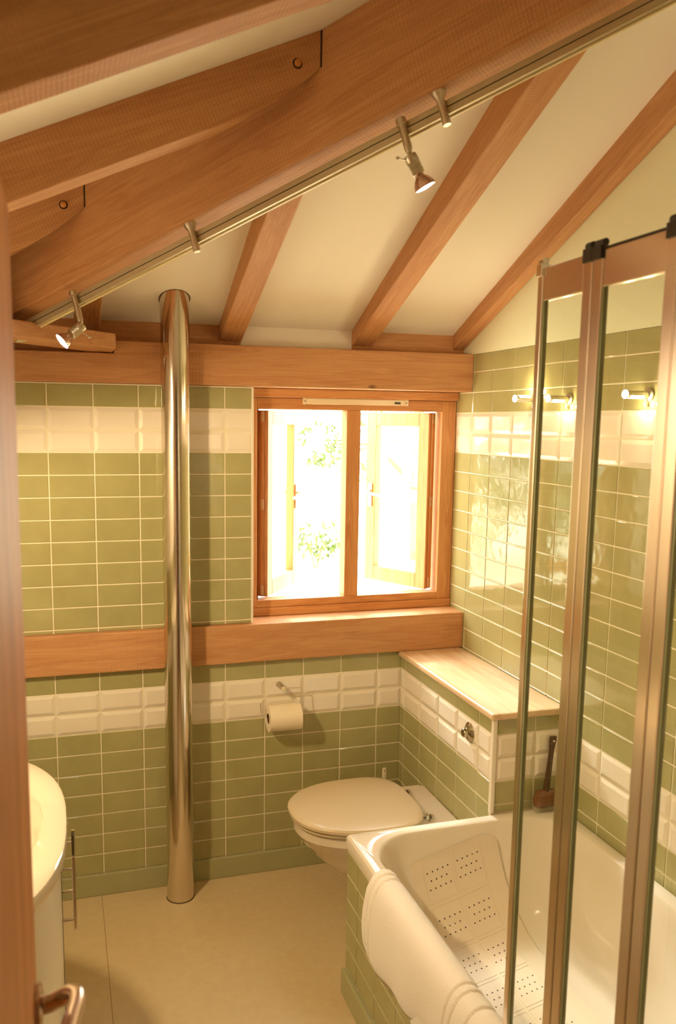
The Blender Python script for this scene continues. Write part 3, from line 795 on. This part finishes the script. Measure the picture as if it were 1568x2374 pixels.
# ------------------------------------------------------------------ folding bath screen (x = -.71)
SX, SZ0, SZ1 = -.712, RIM+.001, 2.035
scr = empty('bath_screen', (SX, -1.9, RIM), 'folding glass bath screen with bronze-tinted metal profiles on the bath rim', 'shower screen')
panels = [(-1.655, -1.815), (-1.8175, -2.012), (-2.0145, -2.209), (-2.2115, -2.406)]
for i, (ya, yb) in enumerate(panels):
    fw = .024 if i else .016
    gp = bmesh.new()
    box(gp, (SX-.002, yb+.018, SZ0+.03), (SX+.002, ya-fw, SZ1-.03)); pane = obj('glass_pane', gp, GLASS, scr)
    b_ = bmesh.new(); box(b_, (SX-.0065, ya-fw, SZ0), (SX+.0065, ya, SZ1-.012)); obj('upright_profile', b_, PROF, scr, bevel=.0015)
    b_ = bmesh.new(); box(b_, (SX-.0065, yb, SZ0), (SX+.0065, yb+.024, SZ1-.012)); obj('upright_profile', b_, PROF, scr, bevel=.0015)
    b_ = bmesh.new(); box(b_, (SX-.004, ya-fw-.005, SZ0+.03), (SX+.004, ya-fw, SZ1-.05)); obj('green_seal', b_, GSEAL, scr)
    b_ = bmesh.new(); box(b_, (SX-.005, yb+.024, SZ1-.062), (SX+.005, ya-fw, SZ1-.004)); obj('top_rail', b_, PROF, scr, bevel=.002)
    b_ = bmesh.new(); box(b_, (SX-.005, yb+.024, SZ0), (SX+.005, ya-fw, SZ0+.03)); obj('bottom_rail', b_, PROF, scr, bevel=.002)
    if i:
        b_ = bmesh.new(); box(b_, (SX-.0045, ya, SZ0), (SX+.0045, ya+.0025, SZ1-.012)); obj('hinge_strip', b_, SEAL, scr)
        b_ = bmesh.new(); box(b_, (SX-.005, yb+.024, SZ1-.0038), (SX+.005, ya-fw, SZ1-.0005)); obj('top_seal', b_, SEAL, scr)
    # end caps and pivots
    b_ = bmesh.new(); box(b_, (SX-.010, yb-.001, SZ1-.018), (SX+.010, yb+.023, SZ1+.004)); lathe(b_, (SX, yb+.006, SZ1+.008), (0, 1, 0), [(0, .007), (.016, .007)], 12)
    obj('end_cap', b_, SEAL, scr, bevel=.001)
    b_ = bmesh.new(); box(b_, (SX-.010, ya-fw, SZ1-.018), (SX+.010, ya+.001, SZ1+.003)); lathe(b_, (SX, ya-fw+.001, SZ1+.008), (0, 1, 0), [(0, .006), (fw, .006)], 12)
    obj('end_cap', b_, SEAL if i else CHROME, scr, bevel=.001)

# ------------------------------------------------------------------ track with spotlights
D = Vector((1, -1, T)).normalized(); NH = Vector((1, 1, 0)).normalized(); DN = (D.cross(NH)).normalized()
if DN.z > 0: DN = -DN
def tp(x, off=0.0):       # point on the track axis at world x
    y = -2.01-x; return Vector((x, y, 2.297+T*(x-y)/2)) + DN*off
trk = empty('light_track', tp(-1.63), 'long metal light track slung under the diagonal hip beam', 'light track')
FR = Matrix((D, NH, -DN)).transposed().to_4x4()
a, b = tp(-1.63), tp(-.03); Lt = (b-a).length; mw = FR.copy(); mw.translation = a
bm = bmesh.new(); box(bm, (0, -.009, -.014), (Lt, .009, .000), 0, mw); box(bm, (0, -.007, 0.0), (Lt, .007, .0025), 1, mw); box(bm, (0, -.009, .0025), (Lt, .009, .015), 0, mw)
obj('rail', bm, [TRACKM, SEAL], trk, mw=mw)
bm = bmesh.new(); box(bm, (0, .004, -.0175), (Lt, .0092, -.0142), 0, mw); obj('rail_lip', bm, TRACKL, trk, mw=mw)
for x in (-1.193, -.733, -.273):
    h = tp(x)-NH*.0175; up = -DN
    bm = bmesh.new(); lathe(bm, h+DN*.038, up, [(0, .0085), (.004, .0095), (.03, .0085), (.055, .0095), (.066, .016), (.073, .017), (.0745, .014)], 20)
    st_ = obj('standoff', bm, BRUSHED, trk, smooth=True)
bm = bmesh.new(); e0 = tp(-1.645)
lathe(bm, e0+DN*.03, -DN, [(0, .017), (.004, .018), (.006, .014), (.045, .014), (.052, .010)], 24); obj('end_feed', bm, BRUSHED, trk, smooth=True)
bm = bmesh.new(); 
for k in (0, .007):
    tube(bm, arc_path([e0-DN*(.02+k), e0+Vector((-.04, .01, .035+k)), e0+Vector((-.16, .05, .02+k)), e0+Vector((-.36, .12, .0+k))], .03), .0028, 8)
obj('supply_cable', bm, TRACKL, trk, smooth=True)
def lamp_light(name, loc, direction, power, size=math.radians(66), radius=.02, blend=.6):
    l = bpy.data.lights.new(name, 'SPOT'); l.energy = power; l.color = WARM; l.spot_size = size; l.spot_blend = blend; l.shadow_soft_size = radius
    o = bpy.data.objects.new(name, l); COL.objects.link(o); o.location = loc; o.rotation_euler = Vector(direction).to_track_quat('-Z', 'Y').to_euler(); return o
GLASSREF = plain('reflector_glass', (.62, .42, .34, 1), .18, .9)
def spot(x, aim, label, knob=(-1, 0, 0), power=LAMP_W, stem=.075):
    root = empty('track_spotlight', tp(x), label, 'spotlight', 'spotlights on the ceiling track')
    h = tp(x)-NH*.0185; aim = Vector(aim).normalized()
    bm = bmesh.new(); lathe(bm, h-DN*.022, DN, [(0, .010), (.002, .012), (.014, .012), (.016, .0085), (.05, .0085), (.055, .009), (.022+stem-.01, .009), (.022+stem, .006)], 20)
    obj('stem', bm, BRUSHED, root, smooth=True)
    bm = bmesh.new(); tube(bm, [h, h+NH*.012], .006, 10); obj('track_clip', bm, BRUSHED, root, smooth=True)
    j = h+DN*(stem+.008)
    bm = bmesh.new(); lathe(bm, j-DN*.012, DN, [(0, .004), (.016, .004)], 10)
    pr = [(0, .010), (.001, .0135)]
    for k in range(6): pr += [(.016+k*.0045, .0148), (.0185+k*.0045, .0132)]
    pr += [(.044, .0145), (.046, .011)]
    lathe(bm, j-aim*.004, aim, pr, 22); obj('lampholder', bm, BRUSHED, root, smooth=True)
    kn = Vector(knob).normalized(); bm = bmesh.new(); tube(bm, [j+aim*.012+kn*.012, j+aim*.012+kn*.034], .0014, 6)
    bmesh.ops.create_icosphere(bm, subdivisions=2, radius=.004, matrix=Matrix.Translation(j+aim*.012+kn*.036)); obj('lever_knob', bm, BRUSHED, root, smooth=True)
    bm = bmesh.new(); lathe(bm, j+aim*.042, aim, [(0, .009), (.004, .010), (.010, .016), (.020, .0215), (.030, .0245), (.031, .0238), (.029, .0225)], 28, caps=False); obj('reflector', bm, GLASSREF, root, smooth=True)
    bm = bmesh.new(); lathe(bm, j+aim*.0695, aim, [(0, .0225), (.0025, .020), (.004, .012)], 28); obj('lamp_lens', bm, LENS, root, smooth=True)
    L_ = lamp_light('spot_beam', j+aim*.078, aim, power, radius=.022); return root
spot(-1.478, (-.74, -.22, -.62), 'lit spotlight at the low left end of the ceiling track', knob=(.8, .1, -.6), stem=.070)
spot(-.796, (.42, -.12, -.80), 'lit spotlight halfway along the ceiling track, knob pointing left', knob=(-1, 0, .1), stem=.056)
# spotlight added out of view to brighten the right ceiling and upper wall
spot(-.16, (.45, .85, -.18), 'unseen spotlight added at the upper end of the track to brighten the ceiling', power=7.0)

# ------------------------------------------------------------------ wall lights on the right-hand tiles
for y, z, s, lab in ((-.49, 1.842, 1, 'small chrome wall light left of the screen, its slit glowing upwards'),
                     (-.69, 1.838, -1, 'small chrome wall light seen through the narrow glass pane'),
                     (-1.066, 1.841, -1, 'small chrome wall light nearest the camera, seen through the wider pane')):
    root = empty('wall_light', (-.003, y, z), lab, 'wall light', 'small chrome lights on the tiled wall')
    bm = bmesh.new(); lathe(bm, (-.003, y, z), (-1, 0, 0), [(0, .019), (.004, .019), (.007, .014)], 24); obj('base_disc', bm, BRUSHED, root, smooth=True)
    bm = bmesh.new(); lathe(bm, (-.011, y, z), (-1, 0, 0), [(0, .0105), (.066, .0105)], 20); obj('body_tube', bm, CHROME, root, smooth=True)
    bm = bmesh.new(); lathe(bm, (-.078, y, z), (-1, 0, 0), [(0, .0115), (.004, .0115), (.006, .009)], 20); obj('lamp_lens', bm, LENS, root, smooth=True)
    bm = bmesh.new(); box(bm, (-.066, y-.010, z+s*.004-.0045), (-.026, y-.0075, z+s*.004+.0045)); box(bm, (-.066, y-.006, z+s*.0102-.001), (-.026, y+.006, z+s*.0102+.0012)); obj('slit_glow', bm, SLIT, root)
    bm = bmesh.new(); lathe(bm, (-.012, y, z-.012*1), (0, 0, -1), [(0, .003), (.012, .003), (.014, .005), (.018, .005)], 10); obj('knob', bm, BRUSHED, root, smooth=True)
    l = bpy.data.lights.new('wall_light_glow', 'POINT'); l.energy = .9 if s > 0 else .5; l.color = WARM; l.shadow_soft_size = .008
    o = bpy.data.objects.new('wall_light_glow', l); COL.objects.link(o); o.location = (-.030, y-.004, z+s*.024)
    lamp_light('wall_light_beam', (-.088, y, z), (-1, 0, .25), 1.6, math.radians(120), .01)

# ------------------------------------------------------------------ vanity on the left wall
van = empty('vanity_unit', (XL+.25, -1.13, 0), 'white bow-fronted vanity unit with washbasin by the door', 'vanity')
VC = -1.13
def bow(depth, half, z, n=40, p=2.6, x0=XL+.002):
    pts = []
    for i in range(n+1):
        a = math.pi*i/n-math.pi/2; c, s = math.cos(a), math.sin(a)
        pts.append((x0+depth*abs(c)**(2/p), VC+half*math.copysign(abs(s)**(2/p), s), z))
    return pts
bm = bmesh.new()
rings_mesh(bm, [bow(.482, .485, .809), bow(.482, .485, .10), bow(.44, .45, .0995), bow(.44, .45, .001)], close_top=True, close_bot=True)
cab = obj('cabinet', bm, CABM, van, smooth=True)
bm = bmesh.new(); box(bm, (XL+.4802, VC-.0012, .11), (XL+.4850, VC+.0012, .80)); obj('door_gap', bm, DARK, van)
for k, (yy, za, zb_) in enumerate(((VC-.028, .612, .765), (VC+.028, .65, .80))):
    bm = bmesh.new(); xh = XL+.482+.030
    box(bm, (xh-.004, yy-.004, za-.012), (xh+.004, yy+.004, zb_+.012))
    for z in (za+.012, zb_-.018): tube(bm, [(XL+.482, yy, z), (xh, yy, z)], .0035, 10)
    obj('bar_handle', bm, CHROME, van, bevel=.001)
bm = bmesh.new()
def bowl(rx, ry, z, n=40, cx=XL+.26):
    # same parameterisation as bow(): front half only mapped to full loop
    pts = []
    for i in range(n+1):
        a = 2*math.pi*i/(n+1)-math.pi; a = -math.pi/2*0+a
        pts.append((cx-rx*math.cos(a)*1.0, VC+ry*math.sin(a), z))
    return pts
def bowmap(depth, half, z, n=40):
    return bow(depth, half, z, n)
R1 = [bow(.486, .488, .811), bow(.497, .499, .822), bow(.500, .502, .840), bow(.497, .499, .853), bow(.490, .492, .8575)]
# inner loops follow the outer outline, moving inside it
def inner(scale, z, dx=0.0, n=40):
    o_ = bow(.49, .492, z, n); c = Vector((XL+.255+dx, VC, z)); out = []
    for i, p in enumerate(o_):
        v = Vector(p)-c
        ang = math.atan2(v.y, v.x); r = .20*scale if True else 0
        out.append((c.x+math.cos(ang)*.195*scale, c.y+math.sin(ang)*.30*scale, z))
    return out
R1 += [inner(1.0, .8570), inner(.97, .852), inner(.90, .815), inner(.72, .765), inner(.45, .742), inner(.1, .738)]
rings_mesh(bm, R1, close_top=True, close_bot=True)
obj('washbasin', bm, CERAM, van, smooth=True)
bm = bmesh.new(); tube(bm, arc_path([(XL+.05, VC, .858), (XL+.05, VC, .95), (XL+.15, VC, .945), (XL+.16, VC, .915)], .03), .011, 14); lathe(bm, (XL+.05, VC, .950), (0, 0, 1), [(0, .014), (.02, .014), (.03, .008)], 16)
obj('basin_tap', bm, CHROME, van, smooth=True)
tg_ = bpy.data.materials.new('tumbler_glass')
bm = bmesh.new(); lathe(bm, (-1.715, -.83, .8590), (0, 0, 1), [(0, .030), (.004, .031), (.085, .036), (.0855, .034), (.006, .029), (.0055, .001)], 28, caps=False)
o = obj('tumbler', bm, GLASS, smooth=True); tag(o, 'small clear glass tumbler standing on the washbasin edge', 'glass')
bpy.data.materials.remove(tg_)
# lamp over the basin (out of the picture to the left)
ml = empty('mirror_lamp', (XL+.003, VC, 1.86), 'lit tubular lamp on the left wall above the washbasin', 'lamp')
bm = bmesh.new(); box(bm, (XL+.002, VC-.04, 1.82), (XL+.03, VC+.04, 1.90)); tube(bm, [(XL+.03, VC, 1.86), (XL+.13, VC, 1.86)], .008, 10); obj('bracket', bm, BRUSHED, ml)
bm = bmesh.new(); tube(bm, [(XL+.14, VC-.05, 1.86), (XL+.14, VC+.05, 1.86)], .014, 14); obj('bulb', bm, LENS, ml, smooth=True)
lamp_light('mirror_lamp_light', (XL+.16, VC, 1.855), (.35, .05, -1), 70, math.radians(168), .04, .3)

# ------------------------------------------------------------------ door (open, hinged near the camera)
door = empty('door_1', (-1.59, -2.72, 0)); tag(door, kind='structure'); DX = -1.589
bm = bmesh.new(); box(bm, (DX-.042, -2.735, .012), (DX, -1.97, 1.992)); obj('door_leaf', bm, OAK_D, door, mw=frame((DX, -2.3, 1.0), (0, 0, 1), (1, 0, 0)), bevel=.003)
bm = bmesh.new(); hz = 1.045; hy = -2.020
lathe(bm, (DX+.0005, hy, hz), (1, 0, 0), [(0, .026), (.005, .026), (.008, .022), (.009, .012)], 32)
pts = [(DX+.004, hy, 1.043), (DX+.015, hy, 1.043), (DX+.031, hy-.001, 1.051), (DX+.043, hy-.010, 1.061), (DX+.050, hy-.024, 1.066), (DX+.049, hy-.045, 1.068), (DX+.042, hy-.075, 1.070), (DX+.036, hy-.110, 1.070)]
tube(bm, arc_path(pts, .02, 4), .0108, 18)
obj('door_handle', bm, BRONZE, door, smooth=True)
bm = bmesh.new()
for a, b in (((-1.66, -2.85, 0), (-1.632, -2.73, 2.04)), ((-.868, -2.85, 0), (-.84, -2.73, 2.04)), ((-1.632, -2.85, 2.012), (-.868, -2.73, 2.04))): box(bm, a, b)
obj('door_frame', bm, OAK_D, door, bevel=.002)

# ------------------------------------------------------------------ garden outside
bm = bmesh.new(); box(bm, (-14, .26, .05), (22, 40, .10)); g_ = obj('ground', bm, plain('pale_gravel', s2l(232, 222, 196), .95, bump=.4, bscale=40, var=.08)); tag(g_, kind='structure')
LEAF = plain('leaf', s2l(84, 100, 36), .5, var=.3, bscale=30)
BARK = plain('bark', s2l(120, 96, 70), .9, bump=.5, bscale=60)
def leaves(bm, c, rad, n, size, squash=1.0, rnd=random.Random(1)):
    for _ in range(n):
        while True:
            p = Vector((rnd.uniform(-1, 1), rnd.uniform(-1, 1), rnd.uniform(-1, 1)))
            if p.length < 1: break
        p = Vector(c)+Vector((p.x*rad, p.y*rad, p.z*rad*squash))
        q = Quaternion((rnd.random(), rnd.random()-.5, rnd.random()-.5, rnd.random()-.5)).normalized(); s = size*rnd.uniform(.6, 1.3)
        pts = [Vector(v)*s for v in ((-1, 0, 0), (-.3, .42, .08), (.5, .34, .1), (1, 0, 0), (.5, -.34, .1), (-.3, -.42, .08))]
        bm.faces.new([bm.verts.new(p+q @ v) for v in pts])
def plant(name, base, clusters, twigs, label, cat, lsize=.05, seed=1):
    rnd = random.Random(seed); root = empty(name, base, label, cat)
    bm = bmesh.new()
    for tw_ in twigs: tube(bm, tw_[0], tw_[1], 8)
    obj('stem', bm, BARK, root, smooth=True)
    bm = bmesh.new()
    for c, r, n in clusters: leaves(bm, c, r, n, lsize, .8, rnd)
    me = bpy.data.meshes.new('foliage'); bm.to_mesh(me); bm.free(); me.materials.append(LEAF)
    o = bpy.data.objects.new('foliage', me); COL.objects.link(o); o.parent = root; o.matrix_basis = WORLD(root).inverted()
# low bush
plant('garden_bush', (1.2, 6.0, .1), [((1.02+.09*i, 6+.1*math.sin(i*2), .34+.06*math.sin(i*1.7)), .15, 46) for i in range(6)]+[((1.15, 6.1, .50), .16, 40), ((1.42, 6.1, .55), .14, 34)],
      [([(1.2, 6, .1), (1.15, 6, .3), (1.05, 6, .5)], [.012, .009, .004]), ([(1.22, 6, .1), (1.3, 6.02, .35), (1.4, 6, .6)], [.012, .009, .004])], 'low leafy bush seen through the left half of the window', 'bush', .034, 4)
plant('garden_tree', (2.6, 6.3, .1), [((1.38, 6.2, 1.36), .17, 70), ((1.22, 6.1, 1.30), .10, 30), ((1.50, 6.2, 1.50), .14, 50), ((1.06, 6.1, 1.56), .09, 26), ((1.28, 6.1, 1.72), .06, 8), ((1.42, 6.2, 1.68), .10, 24), ((1.13, 6.1, 1.66), .07, 14),
      ((2.2, 6.3, 2.2), .6, 260), ((1.9, 6.3, 1.7), .4, 160), ((2.8, 6.4, 2.4), .7, 260), ((1.75, 6.2, 1.2), .25, 80)],
      [([(2.6, 6.3, .1), (2.55, 6.3, 1.0), (2.6, 6.3, 2.2)], [.09, .07, .03]), ([(2.55, 6.3, 1.0), (2.0, 6.25, 1.5), (1.5, 6.2, 1.5), (1.1, 6.1, 1.6)], [.04, .025, .01, .004]),
       ([(2.0, 6.25, 1.5), (1.6, 6.2, 1.35), (1.25, 6.1, 1.3)], [.02, .01, .004])], 'leafy tree branches hanging in the window view', 'tree', .038, 9)

plant('unseen_hedge', (-3.2, 5.5, .1), [((-6.0+.62*i, 5.6+.3*math.sin(i*1.3), .9+.75*j+.2*math.sin(i*2.1+j)), .62, 190) for i in range(10) for j in range(4)],  # unseen hedge, added so the tiles mirror dark foliage instead of bright sky
      [([(-5+.9*k, 5.7, .1), (-5+.9*k, 5.7, 1.6), (-5.1+.9*k, 5.7, 2.8)], [.05, .035, .01]) for k in range(5)], 'tall leafy hedge out of view to the left, added to darken the reflections in the glossy wall tiles', 'hedge', .085, 12)
